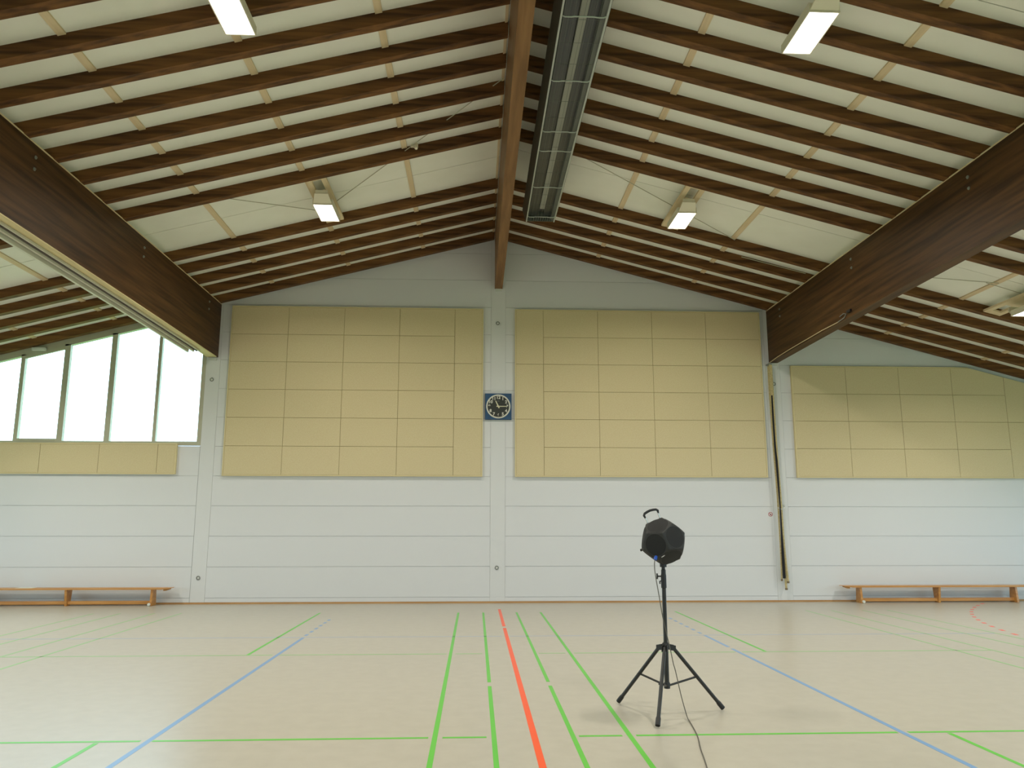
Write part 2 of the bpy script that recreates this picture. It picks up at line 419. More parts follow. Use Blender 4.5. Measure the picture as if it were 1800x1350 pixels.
for x in strips_l + strips_r + [-0.115, 0.135]:
    w = 0.085 if abs(x) > 1 else 0.04
    MB().slope(x-w/2, x+w/2, YN, YW, RH-0.022, RH).build('cover_strip', M['strip'], ceiling)
for yf in raf_far:
    for s in (-1, 1):
        xa, xb = sorted((0.09*s, XE*s))
        b = MB().slope(xa, xb, yf-0.13, yf, 0.0, RH+0.001, 0.004)
        bmesh.ops.translate(b.bm, verts=b.bm.verts, vec=-Vector((0, yf, 0)))
        o = b.build('rafter', M['rafter'], ceiling, loc=(0, yf, 0))
rods = [[(-4.52,12.17),(-3.2,13.49)],[(-0.12,10.38),(-3.2,13.4)],[(1.15,12.08),(4.35,13.76)],[(4.7,14.43),(5.95,14.41)],[(7.2,13.42),(8.6,12.69)],[(8.45,12.80),(10.4,12.95)]]
for (x0,y0),(x1,y1) in rods:
    MB().tube([(x0,y0,zr(x0,0.10)),(x1,y1,zr(x1,0.10))], 0.007, 8).build('brace_rod', M['rod'], ceiling)

# ------------------------------------------------------------------ girders and ridge beam
def girder(sx, label, plate_label):
    g = thing('girder', (6.12*sx, 8.0, 5.15), label, 'beam', 'long girders under the roof')
    o = Vector(g.location)
    xi, xo = 6.02*sx, 6.22*sx
    xa, xb = min(xi, xo), max(xi, xo)
    prof = []
    n = 14
    for k in range(n+1):
        y = YN + (YW-YN)*k/n
        t = (y-7.8)/9.0
        prof.append((y, 5.19-0.055*t*t))
    top = zr(6.02)
    poly = prof + [(YW, top-0.012), (YN, top-0.012)]
    b = MB().prism(poly, xa, xb, axis='X'); bmesh.ops.translate(b.bm, verts=b.bm.verts, vec=-o)
    b.build('beam_body', M['girder'], g)
    b = MB().box(xa-0.004, xb+0.004, YN, YW-0.01, top-0.012, top+0.008); bmesh.ops.translate(b.bm, verts=b.bm.verts, vec=-o)
    b.build('bearing_strip', M['strip'], g)
    b = MB().box(xa+0.02, xb-0.02, YW-0.05, YW-0.006, 5.07, 5.125); bmesh.ops.translate(b.bm, verts=b.bm.verts, vec=-o)
    b.build('bearing_plate', M['white_paint'], g)['label'] = plate_label
    for y in (2.8, 6.15, 9.44, 12.72, 15.96):
        for z in (6.15, 5.995):
            b = MB().lathe([(0.0,0.0),(0.024,0.0),(0.024,0.01),(0.012,0.014),(0.012,0.022),(0,0.022)], (xi-o.x, y-o.y, z-o.z), (-sx,0,0), 12)
            b.build('bolt', M['steel'], g)
    return g
gl = girder(-1, 'deep dark brown girder on the left with a pale curtain track below', 'white bearing plate')
gr = girder(1, 'deep dark brown girder on the right with a thin cable along it', 'white bearing plate')
o = Vector(gl.location)
def gz(y): return 5.19-0.055*((y-7.8)/9.0)**2
seg = MB()
for k in range(12):
    y0 = YN+0.1+(YW-0.12-YN-0.1)*k/12; y1 = YN+0.1+(YW-0.12-YN-0.1)*(k+1)/12
    seg.hexa([(-6.222,y0,gz(y0)-0.016),(-6.018,y0,gz(y0)-0.016),(-6.018,y1,gz(y1)-0.016),(-6.222,y1,gz(y1)-0.016),
              (-6.222,y0,gz(y0)-0.001),(-6.018,y0,gz(y0)-0.001),(-6.018,y1,gz(y1)-0.001),(-6.222,y1,gz(y1)-0.001)])
bmesh.ops.translate(seg.bm, verts=seg.bm.verts, vec=-o); seg.build('soffit_board', M['lightwood'], gl)  # thin pale sheet: daylight on the girder underside, put into the colour
# partition curtain track hanging below the outer half of the left girder
ct = thing('curtain_track', (-6.2, 8.0, 5.0), 'pale grooved curtain track slung under the left girder', 'track')
o = Vector(ct.location)
def trk(y0, y1, xa, xb, za, zb, nm, mat):
    s_ = MB()
    n = 10
    for k in range(n):
        a0 = y0+(y1-y0)*k/n; a1 = y0+(y1-y0)*(k+1)/n
        d0 = gz(a0)-0.02; d1 = gz(a1)-0.02
        s_.hexa([(xa,a0,d0-za),(xb,a0,d0-za),(xb,a1,d1-za),(xa,a1,d1-za),(xa,a0,d0-zb),(xb,a0,d0-zb),(xb,a1,d1-zb),(xa,a1,d1-zb)])
    bmesh.ops.translate(s_.bm, verts=s_.bm.verts, vec=-o); return s_.build(nm, M[mat], ct)
trk(YN+0.2, 15.95, -6.16, -6.13, 0.030, 0.0, 'track_rail', 'track')
trk(YN+0.2, 15.90, -6.185, -6.165, 0.045, 0.0, 'track_slot', 'track_dark')
trk(YN+0.2, 15.80, -6.225, -6.19, 0.075, 0.0, 'track_rail', 'track')
trk(YN+0.2, 15.72, -6.24, -6.23, 0.06, 0.0, 'track_slot', 'track_dark')
trk(YN+0.2, 15.65, -6.285, -6.245, 0.12, 0.0, 'track_rail', 'track')

rb = thing('ridge_beam', (0.01, 8.0, 6.75), 'brown ridge beam running along the peak of the roof', 'beam')
o = Vector(rb.location)
b = MB().box(-0.075, 0.095, YN, YW-0.007, 6.75, zr(0, RH)-0.03, 0.006); bmesh.ops.translate(b.bm, verts=b.bm.verts, vec=-o); b.build('beam_body', M['ridge'], rb)
b = MB().box(-0.06, 0.08, YW-0.04, YW-0.008, 6.70, 6.748); bmesh.ops.translate(b.bm, verts=b.bm.verts, vec=-o); b.build('bearing_plate', M['white_paint'], rb)

# ------------------------------------------------------------------ acoustic panels
PZ = 2.622
def acoustic(name, label, x0, x1, cols, rows_z, cut=None):
    """cols: x boundaries; rows_z: list per column of z boundaries"""
    yb, yf = YW-0.002, YW-0.065
    p = thing(name, ((x0+x1)/2, YW-0.03, rows_z[0][0]), label, 'acoustic panel', 'acoustic panels on the far wall')
    o = Vector(p.location)
    def clipc(poly):
        return clip(poly, cut) if cut else poly
    zb = rows_z[0][0]; zt = max(r[-1] for r in rows_z)
    def add(poly, ya, yc, nm, mat, bev=0.0):
        poly = clipc(poly)
        if len(poly) < 3: return
        b = MB().prism(poly, ya, yc, bev); bmesh.ops.translate(b.bm, verts=b.bm.verts, vec=-o)
        return b.build(nm, M[mat], p)
    add([(x0,zb),(x1,zb),(x1,zt),(x0,zt)], yf+0.014, yb, 'backing', 'panel_back')
    t = 0.022
    add([(x0-t,zb-t),(x1+t,zb-t),(x1+t,zb),(x0-t,zb)], yf-0.006, yb, 'frame_strip', 'panel_frame')
    add([(x0-t,zt),(x1+t,zt),(x1+t,zt+t),(x0-t,zt+t)], yf-0.006, yb, 'frame_strip', 'panel_frame')
    add([(x0-t,zb),(x0,zb),(x0,zt),(x0-t,zt)], yf-0.006, yb, 'frame_strip', 'panel_frame')
    add([(x1,zb),(x1+t,zb),(x1+t,zt),(x1,zt)], yf-0.006, yb, 'frame_strip', 'panel_frame')
    for ci, (xa, xb) in enumerate(zip(cols, cols[1:])):
        for za, zc in zip(rows_z[ci], rows_z[ci][1:]):
            j = 0.0035
            add([(xa+j,za+j),(xb-j,za+j),(xb-j,zc-j),(xa+j,zc-j)], yf+random.uniform(-0.001,0.001), yf+0.016, 'tile', 'panel', 0.002)
    return p
six = [PZ+0.605*k for k in range(7)]; three = [PZ+1.21*k for k in range(4)]
acoustic('acoustic_panel', 'tall beige acoustic panel between the left girder and the clock', -5.745, -0.345,
         [-5.745+1.2*k for k in range(5)]+[-0.345], [six]*4+[three])
acoustic('acoustic_panel', 'tall beige acoustic panel between the clock and the right girder', 0.395, 5.815,
         [0.395]+[0.995+1.205*k for k in range(5)], [three]+[six]*4)
four = [PZ+0.605*k for k in range(5)]
acoustic('acoustic_panel', 'beige acoustic panel with a sloped corner above the right bench', 6.505, 11.905,
         [6.505+1.2*k for k in range(5)]+[11.905], [four]*4+[[PZ, PZ+1.21, PZ+2.42]], cut=lambda q: q[1]-(5.045-0.262*(q[0]-10.55)))
acoustic('acoustic_panel', 'low strip of beige acoustic tiles under the sloped window', -11.9, -6.75,
         [-11.9,-10.715,-9.515,-8.315,-7.115,-6.75], [[PZ+0.03, PZ+0.63]]*5)

# ------------------------------------------------------------------ ceiling lights
def make_lamp():
    L = thing('ceiling_light', (0,0,0), 'x', 'ceiling light', 'rectangular ceiling lights')
    hw, hl = 0.165, 0.37
    b = MB()
    # housing: tray with sloped sides, open towards the diffuser
    b.box(-hw, hw, -hl, hl, 0.02, 0.10, 0.004)
    b.build('housing', M['lamp_white'], L)
    f = MB()
    for xa in (-hw, hw-0.012): f.box(xa, xa+0.012, -hl, hl, -0.004, 0.02)
    for ya in (-hl, hl-0.012): f.box(-hw+0.012, hw-0.012, ya, ya+0.012, -0.004, 0.02)
    f.build('rim', M['lamp_white'], L)
    MB().box(-hw+0.012, hw-0.012, -hl+0.012, hl-0.012, 0.006, 0.019).build('diffuser', M['lamp_glow'], L)
    for s in (-1, 1):   # flared end brackets up to the mounting frame
        MB().hexa([(-0.15,s*hl,0.02),(0.15,s*hl,0.02),(0.11,s*(hl+0.14),0.13),(-0.11,s*(hl+0.14),0.13),
                   (-0.15,s*(hl-0.01),0.035),(0.15,s*(hl-0.01),0.035),(0.11,s*(hl+0.13),0.145),(-0.11,s*(hl+0.13),0.145)]).build('end_bracket', M['lamp_white'], L)
        MB().box(-0.10, 0.10, s*(hl+0.12)-0.008, s*(hl+0.12)+0.008, 0.13, 0.20).build('hanger', M['lamp_white'], L)
    return L
lamp0 = make_lamp()
d = bpy.data.lights.new('lamp_beam', 'AREA'); d.shape = 'RECTANGLE'; d.size = 0.30; d.size_y = 0.70
d.energy = LAMP_W; d.color = LAMP_COL; d.spread = math.radians(158)
beam0 = bpy.data.objects.new('lamp_beam', d); C.objects.link(beam0); beam0.parent = lamp0; beam0.location = (0, 0, -0.002)
spots = [(-3.05,12.80,'rectangular light glowing on the left ceiling slope near the far wall'),
         (3.10,12.83,'rectangular light glowing on the right ceiling slope near the far wall'),
         (-3.05,7.46,'rectangular light on the left ceiling slope cut by the top edge'),
         (3.10,7.50,'rectangular light on the right ceiling slope, nearest of the right lights'),
         (9.16,12.66,'light beyond the right girder by the picture edge'),
         (-9.16,12.80,'light beyond the left girder above the sloped window side'),
         (-9.16,7.48,'light beyond the left girder halfway down the hall'),
         (9.16,7.48,'light beyond the right girder halfway down the hall'),
         (-3.05,2.2,'ceiling light on the left slope above the camera'),
         (3.10,2.2,'ceiling light on the right slope above the camera'),
         (-9.16,2.2,'ceiling light beyond the left girder beside the camera'),
         (9.16,2.2,'ceiling light beyond the right girder beside the camera')]
lamps = [lamp0] + [copy_tree(lamp0) for _ in spots[1:]]
for L, (x, y, lab) in zip(lamps, spots):
    z = zr(x) - 0.25
    L.location = (x, y, z); L['label'] = lab
    # mounting frame in the roof slope: two rails and cross boards
    xf = x + math.copysign(0.04, x)
    ya, yb = (12.005, 13.84) if y > 12 else (y-0.42, y+0.33)
    o0, o1 = (0.02, 0.06) if y > 12 else (-0.045, -0.003)
    if y < 12: continue
    def fr(xa, xb, y0, y1, nm):
        b = MB().slope(xa, xb, y0, y1, o0, o1); bmesh.ops.translate(b.bm, verts=b.bm.verts, vec=-Vector(L.location)); b.build(nm, M['strip'], L)
    fr(xf-0.155, xf-0.075, ya, yb, 'mounting_rail'); fr(xf+0.075, xf+0.155, ya, yb, 'mounting_rail')
    fr(xf-0.075, xf+0.075, ya, ya+0.07, 'cross_board'); fr(xf-0.075, xf+0.075, yb-0.16, yb, 'cross_board')
    if y > 12: fr(xf-0.075, xf+0.075, ya+0.52, yb-0.55, 'cross_board')

# ------------------------------------------------------------------ radiant heater beside the ridge
hx0, hx1, hy0, hy1, hz = 0.405, 0.925, 4.6, 13.42, 7.02
ht = thing('radiant_heater', ((hx0+hx1)/2, (hy0+hy1)/2, hz), 'long grey radiant heater with wire guard beside the ridge beam', 'heater')
o = Vector(ht.location)
def hp(mb, nm, mat, par=None, **k):
    bmesh.ops.translate(mb.bm, verts=mb.bm.verts, vec=-o); return mb.build(nm, M[mat], par or ht, **k)
for s, xa in ((-1, hx0), (1, hx1)):
    xo = xa - s*0.0
    hp(MB().hexa([(xa,hy0,hz),(xa-s*0.012,hy0,hz),(xa-s*0.012,hy1,hz),(xa,hy1,hz),(xa+s*0.06,hy0,hz+0.20),(xa+s*0.048,hy0,hz+0.20),(xa+s*0.048,hy1,hz+0.20),(xa+s*0.06,hy1,hz+0.20)]), 'side_panel', 'heater_metal')
    hp(MB().box(min(xa,xa-s*0.022), max(xa,xa-s*0.022), hy0, hy1, hz-0.012, hz), 'rim', 'heater_rim')
hp(MB().box(hx0-0.06, hx1+0.06, hy0, hy1, hz+0.20, hz+0.215), 'top_panel', 'heater_metal')
xm = (hx0+hx1)/2
hp(MB().box(hx0+0.05, xm-0.05, hy0+0.05, hy1-0.05, hz+0.10, hz+0.11), 'reflector', 'heater_dark')
hp(MB().box(xm+0.05, hx1-0.05, hy0+0.05, hy1-0.05, hz+0.10, hz+0.11), 'reflector', 'heater_dark')
hp(MB().box(xm-0.045, xm+0.045, hy0+0.3, hy1-0.42, hz+0.06, hz+0.10, 0.01), 'heating_tube', 'heater_tube')
hp(MB().box(xm-0.03, xm+0.03, hy1-0.42, hy1-0.3, hz+0.07, hz+0.10), 'tube_end', 'black_plastic')
hp(MB().hexa([(hx1-0.075,hy0,hz+0.03),(hx1-0.02,hy0,hz+0.005),(hx1-0.02,hy1,hz+0.005),(hx1-0.075,hy1,hz+0.03),(hx1-0.075,hy0,hz+0.10),(hx1-0.02,hy0,hz+0.10),(hx1-0.02,hy1,hz+0.10),(hx1-0.075,hy1,hz+0.10)]), 'inner_flange', 'heater_metal')
end = hp(MB().box(hx0+0.03, hx1-0.03, hy1-0.012, hy1, hz+0.0, hz+0.20), 'end_panel', 'heater_metal')
for k in range(11):
    x = hx0+0.05+(hx1-hx0-0.10)*k/10
    hp(MB().box(x-0.003, x+0.003, hy1-0.20, hy1-0.012, hz+0.0, hz+0.01), 'end_slat', 'heater_metal')
for k in range(9):
    x = hx0+0.04+(hx1-hx0-0.08)*k/8
    hp(MB().tube([(x,hy0,hz+0.002),(x,hy1-0.2,hz+0.002)], 0.0022, 5), 'guard_wire', 'heater_metal')
y = hy0+0.1
while y < hy1-0.2:
    hp(MB().tube([(hx0+0.01,y,hz+0.004),(hx1-0.01,y,hz+0.004)], 0.0022, 5), 'guard_wire', 'heater_metal'); y += 0.42
for y in (6.3, 7.56, 8.81, 10.08, 10.66, 11.92, 13.17):
    hp(MB().tube([(hx0+0.01,y,hz-0.003),(hx0+0.05,y,hz-0.022),(hx0+0.12,y,hz-0.022),(hx0+0.15,y,hz-0.016),(hx1-0.15,y,hz-0.016),(hx1-0.12,y,hz-0.022),(hx1-0.05,y,hz-0.022),(hx1-0.01,y,hz-0.003)], 0.008, 6), 'cross_bar', 'heater_rim')
for y in (5.8, 8.4, 11.0, 12.6):
    for x in (hx0+0.06, hx1-0.06):
        c = MB(); n = 9
        z0, z1 = hz+0.215, zr(x)+0.06
        for k in range(n):   # chain links
            za = z0+(z1-z0)*k/n; zb_ = z0+(z1-z0)*(k+1)/n + 0.008
            dx, dy = (0.012, 0) if k % 2 else (0, 0.012)
            c.tube([(x-dx,y-dy,za+0.012),(x,y,za),(x+dx,y+dy,za+0.012),(x+dx,y+dy,zb_-0.012),(x,y,zb_),(x-dx,y-dy,zb_-0.012),(x-dx,y-dy,za+0.012)], 0.003, 4)
        hp(c, 'chain', 'steel')

# ------------------------------------------------------------------ small sensor on a rafter
det = thing('ceiling_sensor', (-1.50, 11.74, 7.55), 'small pale grey sensor clipped to a left rafter', 'sensor')
o = Vector(det.location)
b = MB().box(-1.56, -1.44, 11.83, 11.885, 7.62, 7.68, 0.01); bmesh.ops.translate(b.bm, verts=b.bm.verts, vec=-o); b.build('base', M['lamp_white'], det)
b = MB().tube([(-1.49,11.84,7.63),(-1.475,11.80,7.60),(-1.46,11.77,7.555)], [0.03,0.032,0.022], 12); bmesh.ops.translate(b.bm, verts=b.bm.verts, vec=-o); b.build('horn', M['lamp_white'], det, smooth=True)

# ------------------------------------------------------------------ wall clock
cl = thing('wall_clock', (0.012, YW-0.006, 4.107), 'square blue clock with black round dial and white ring', 'clock')
cl.location.y = YW-0.006
hs = 0.283
MB().box(-hs, hs, -0.05, 0, -hs, hs, 0.004).build('case', M['clock_blue'], cl)
MB().box(-hs-0.004, hs+0.004, -0.02, -0.001, -hs-0.004, hs+0.004).build('case_edge', M['clock_edge'], cl)
MB().lathe([(0.232,0.05),(0.26,0.05),(0.262,0.062),(0.247,0.07),(0.232,0.062),(0.232,0.05)], (0,0,0), (0,-1,0), 64).build('rim', M['clock_white'], cl, smooth=True)
MB().lathe([(0,0.050),(0.235,0.050),(0.235,0.056),(0,0.056)], (0,0,0), (0,-1,0), 64).build('dial', M['clock_dial'], cl)
def text_mesh(txt, size, mat, name, parent, loc, off=0.006):
    cu = bpy.data.curves.new('t', 'FONT'); cu.body = txt; cu.size = size; cu.align_x = 'CENTER'; cu.align_y = 'CENTER'; cu.extrude = 0.001; cu.offset = off
    to = bpy.data.objects.new('t', cu); C.objects.link(to); bpy.context.view_layer.update()
    dg = bpy.context.evaluated_depsgraph_get(); me = bpy.data.meshes.new_from_object(to.evaluated_get(dg)); bpy.data.objects.remove(to); bpy.data.curves.remove(cu)
    me.materials.clear(); me.materials.append(mat)
    o = bpy.data.objects.new(name, me); C.objects.link(o); o.parent = parent; o.location = loc; o.rotation_euler = (math.radians(90), 0, 0)
    return o
for h in range(1, 13):
    a = math.radians(30*h)
    text_mesh(str(h), 0.09, M['clock_white'], 'numeral', cl, (0.193*math.sin(a), -0.0575, 0.193*math.cos(a)), 0.0032)
def hand(ang, l, tail, w, y, name):
    a = math.radians(ang); d_ = Vector((math.sin(a), 0, math.cos(a))); n_ = Vector((math.cos(a), 0, -math.sin(a)))
    b = MB(); P = []
    for yy in (y, y-0.002):
        for t_, ww in ((-tail, w*1.5), (l, w)):
            for s_ in (-1, 1): P.append(d_*t_ + n_*s_*ww/2 + Vector((0, yy, 0)))
    b.hexa([P[0],P[1],P[3],P[2],P[4],P[5],P[7],P[6]]); b.build(name, M['clock_hand'], cl)
hand(334, 0.135, 0.04, 0.018, -0.061, 'hour_hand'); hand(90, 0.185, 0.04, 0.014, -0.065, 'minute_hand')
MB().lathe([(0,0.056),(0.014,0.056),(0.014,0.07),(0,0.07)], (0,0,0), (0,-1,0), 16).build('hub', M['clock_hand'], cl)
MB().box(-0.025, 0.025, -0.058, -0.0562, 0.112, 0.12).build('maker_mark', M['anchor'], cl)

# ------------------------------------------------------------------ wall anchors and sign
def anchor(x, z, label, big=False):
    a = thing('wall_anchor', (x, YW-0.0065, z), label, 'wall anchor', 'round anchors on the wall posts')
    MB().lathe([(0.022,0),(0.04,0),(0.042,0.008),(0.036,0.014),(0.026,0.012),(0.022,0)], (0,0,0), (0,-1,0), 28).build('ring', M['anchor'], a, smooth=True)
    MB().lathe([(0,0.004),(0.0225,0.004),(0.0225,0.007),(0,0.007)], (0,0,0), (0,-1,0), 20).build('cap', M['white_paint'], a)
anchor(-0.005, 5.966, 'small round grey anchor above the clock'); anchor(-0.008, 0.712, 'small round grey anchor low on the wall under the clock')
anchor(-6.12, 4.649, 'small round grey anchor beside the sloped window'); anchor(-6.12, 0.52, 'small round grey anchor near the left bench')
anchor(6.105, 4.66, 'small round grey anchor behind the hanging ropes')
sg = thing('prohibition_sign', (5.865, YW-0.001, 1.819), 'tiny round red ringed prohibition sign beside the hanging ropes', 'sign')
MB().lathe([(0,0),(0.045,0),(0.045,0.002),(0,0.002)], (0,0,0), (0,-1,0), 32).build('disc', M['sign_white'], sg)
MB().lathe([(0.036,0.002),(0.046,0.002),(0.046,0.0035),(0.036,0.0035),(0.036,0.002)], (0,0,0), (0,-1,0), 32).build('ring', M['sign_red'], sg)
MB().prism([(-0.012,-0.02),(0.014,-0.02),(0.018,-0.006),(0.006,0.008),(0.004,0.02),(-0.004,0.008),(-0.010,0.004)], -0.0032, -0.002).build('symbol', M['sign_black'], sg)
MB().prism([(-0.030,0.024),(-0.024,0.030),(0.030,-0.024),(0.024,-0.030)], -0.0046, -0.0034).build('slash', M['sign_red'], sg)

# ------------------------------------------------------------------ hanging ropes on the right post, girder cable
def rope(pts, r, label, nm='hanging_rope', mat='rope', tip=True):
    t = thing(nm, (pts[-1][0], pts[-1][1], pts[-1][2]), label, 'rope' if mat == 'rope' else 'strap', 'ropes and straps on the right wall post')
    o = Vector(t.location)
    P = []
    n = 30
    for k in range(n+1):   # smooth resample
        f = k/n*(len(pts)-1); i = min(int(f), len(pts)-2); u = f-i
        p0 = Vector(pts[max(i-1,0)]); p1 = Vector(pts[i]); p2 = Vector(pts[i+1]); p3 = Vector(pts[min(i+2,len(pts)-1)])
        P.append(0.5*((2*p1)+(-p0+p2)*u+(2*p0-5*p1+4*p2-p3)*u*u+(-p0+3*p1-3*p2+p3)*u**3) - o)
    MB().tube(P, r, 8).build('cord' if mat == 'rope' else 'webbing', M[mat], t, smooth=True)
    if tip: MB().lathe([(0,-0.012),(r*1.15,-0.008),(r*1.15,0.03),(0,0.034)], P[-1], (0,0,1), 12).build('end_cap', M['rope_tip'], t)
    return t
rope([(5.985,16.62,5.07),(5.985,16.62,4.6),(6.005,16.63,3.3),(6.045,16.64,2.1),(6.055,16.64,1.0),(6.075,16.64,0.26)], 0.024, 'long tan rope hanging on the right wall post')
rope([(6.01,16.60,5.06),(6.015,16.60,4.5),(6.025,16.60,3.3),(6.06,16.62,2.1),(6.075,16.62,1.1),(6.115,16.62,0.40)], 0.022, 'shorter tan rope in front of the hanging rope bundle')
rope([(5.965,16.66,5.06),(5.965,16.66,4.4),(5.985,16.67,3.3),(6.015,16.68,2.1),(6.015,16.68,1.0),(6.005,16.68,0.44)], 0.018, 'thin pale cord at the left of the hanging ropes')
t = thing('black_strap', (6.03,16.64,0.49), 'black webbing strap hanging among the tan ropes', 'strap', 'ropes and straps on the right wall post')
o = Vector(t.location)
b = MB(); Z = [(5.985,4.38,0.014),(5.990,3.9,0.024),(5.997,3.3,0.027),(6.012,2.6,0.020),(6.024,2.0,0.012),(6.022,1.5,0.015),(6.022,1.0,0.024),(6.026,0.49,0.030)]
for (xa,za,wa),(xb,zb_,wb_) in zip(Z, Z[1:]):
    b.hexa([(xb-wb_,16.585,zb_),(xb+wb_,16.585,zb_),(xb+wb_,16.595,zb_),(xb-wb_,16.595,zb_),(xa-wa,16.585,za),(xa+wa,16.585,za),(xa+wa,16.595,za),(xa-wa,16.595,za)])
bmesh.ops.translate(b.bm, verts=b.bm.verts, vec=-o); b.build('webbing', M['strap'], t)
hk = thing('rope_hook', (6.12, YW-0.006, 1.97), 'white hook holding the hanging ropes together', 'hook')
MB().tube([(0.03,0,0.03),(0.03,-0.06,0.03),(0.02,-0.12,0.0),(-0.02,-0.165,-0.035),(-0.07,-0.165,-0.045),(-0.11,-0.13,-0.03),(-0.115,-0.08,-0.01)], 0.009, 8).build('hook_wire', M['white_paint'], hk, smooth=True)
MB().box(-0.005, 0.065, -0.008, 0, -0.01, 0.07, 0.003).build('hook_plate', M['white_paint'], hk)
bk = thing('rope_bracket', (6.0, 16.68, 5.09), 'small steel bracket holding the ropes under the right girder', 'bracket')
MB().box(-0.06, 0.03, -0.1, 0.06, -0.02, 0.0, 0.003).build('plate', M['steel'], bk)
MB().lathe([(0.0,-0.03),(0.025,-0.03),(0.025,0.03),(0,0.03)], (-0.03,-0.02,-0.03), (0,1,0), 16).build('pulley', M['steel'], bk)
t = thing('girder_cable', (6.005, 16.7, 5.14), 'thin pale cable clipped along the right girder', 'cable')
o = Vector(t.location)
MB().tube([Vector(p)-o for p in [(6.0,16.70,5.12),(6.006,16.2,5.155),(6.008,15.6,5.175),(6.008,14.76,5.185),(6.008,13.99,5.195),(6.008,13.45,5.185),(6.008,13.30,5.185)]], 0.008, 6).build('cord', M['white_cable'], t, smooth=True)
MB().tube([Vector(p)-o for p in [(6.006,13.34,5.185),(6.006,13.10,5.20),(6.006,13.02,5.25),(6.006,13.12,5.28),(6.006,13.26,5.26)]], 0.009, 6).build('loop', M['anchor'], t, smooth=True)
MB().box(5.985-o.x, 6.018-o.x, 12.83-o.y, 12.97-o.y, 5.25-o.z, 5.29-o.z, 0.004).build('clamp', M['black_plastic'], t)

# ------------------------------------------------------------------ gym benches
def bench(x_tip, sgn, label):
    """x_tip: end of the seat towards the room centre, sgn: direction in which the bench runs"""
    B = thing('gym_bench', (x_tip, 16.52, 0), label, 'bench', 'long wooden gym benches along the far wall')
    Ln = 4.05; hw = 0.125
    def X(a): return sgn*a
    # seat: a plank with tapered ends
    zt, zb = 0.350, 0.315
    pl = [(X(0.0),zt-0.004),(X(0.02),zt),(X(Ln-0.02),zt),(X(Ln),zt-0.004),(X(Ln),zt-0.012),(X(Ln-0.18),zb),(X(0.18),zb),(X(0.0),zt-0.012)]
    MB().prism(pl, -hw, hw, 0.003).build('seat', M['bench'], B)
    for a in (0.36, 2.03, 3.69):
        mid = (a == 2.03)
        tw, bw = (0.115, 0.075) if mid else (0.085, 0.12)
        t_ = 0.022
        MB().prism([(-bw,0.0),(bw,0.0),(tw,0.316),(-tw,0.316)], X(a)-t_, X(a)+t_, 0.003, axis='X').build('leg', M['bench'], B)
    MB().box(*sorted((X(0.34), X(3.71))), -0.036, 0.036, 0.03, 0.092, 0.004).build('lower_beam', M['bench'], B)
    for a in (0.33,):
        MB().lathe([(0,-0.02),(0.026,-0.02),(0.03,-0.012),(0.03,0.012),(0.026,0.02),(0,0.02)], (X(a+0.05),-0.135,0.031), (0,1,0), 16).build('foot_wheel', M['white_rubber'], B, smooth=True)
    MB().prism([(X(0.03),zt-0.014),(X(0.16),zb+0.004),(X(0.16),zb-0.028),(X(0.115),zb-0.028),(X(0.02),zt-0.03)], -0.03, 0.03, 0.002).build('hook_block', M['bench'], B)
    return B
bl = bench(-6.55, -1, 'long wooden gym bench under the sloped window on the left')
br = bench(7.21, 1, 'long wooden gym bench against the far wall on the right')
MB().box(-3.02, -2.70, -0.11, 0.11, 0.3505, 0.353).build('seat_patch', M['white_rubber'], bl)['label'] = 'white worn patch on the seat'

# ------------------------------------------------------------------ tripod stand, dodecahedral loudspeaker, cable
SX, SY = 1.232, 7.15
st = thing('speaker_stand', (SX, SY, 0), 'black tripod stand carrying the round loudspeaker', 'stand')
MB().tube([(0,0,0.215),(0,0,0.24),(0,0,0.60)], 0.021, 16).build('lower_tube', M['black_metal'], st, smooth=True)
MB().tube([(0,0,0.60),(0,0,1.14)], 0.0185, 16).build('pole', M['black_metal'], st, smooth=True)
MB().lathe([(0.0185,1.06),(0.024,1.065),(0.024,1.17),(0.021,1.19),(0.0205,1.22),(0.016,1.225)], (0,0,0), (0,0,1), 20).build('clutch_sleeve', M['black_plastic'], st, smooth=True)
MB().tube([(0,0,1.20),(0,0,1.25)], 0.0165, 14).build('top_tube', M['black_metal'], st, smooth=True)
k_ = MB(); k_.tube([(-0.02,0,1.165),(-0.05,0,1.165)], 0.007, 8); k_.lathe([(0,0),(0.012,0),(0.012,0.012),(0,0.012)], (-0.05,0,1.165), (-1,0,0), 12)
k_.box(-0.064, -0.052, -0.008, 0.008, 1.140, 1.190, 0.003); k_.build('clamp_knob', M['black_plastic'], st)
k_ = MB(); k_.tube([(-0.018,0,1.125),(-0.035,0,1.12),(-0.034,0,1.098)], 0.006, 8); k_.build('safety_pin', M['black_plastic'], st)
hub = MB(); hub.lathe([(0.021,0.535),(0.034,0.54),(0.036,0.575),(0.028,0.59),(0.021,0.592)], (0,0,0), (0,0,1), 20).build('collar', M['black_plastic'], st, smooth=True)
MB().lathe([(0.0,0.205),(0.026,0.208),(0.028,0.25),(0.022,0.262)], (0,0,0), (0,0,1), 18).build('brace_hub', M['black_plastic'], st, smooth=True)
feet = [(0.867-SX, 7.539-SY), (1.029-SX, 6.66-SY), (1.746-SX, 7.235-SY)]
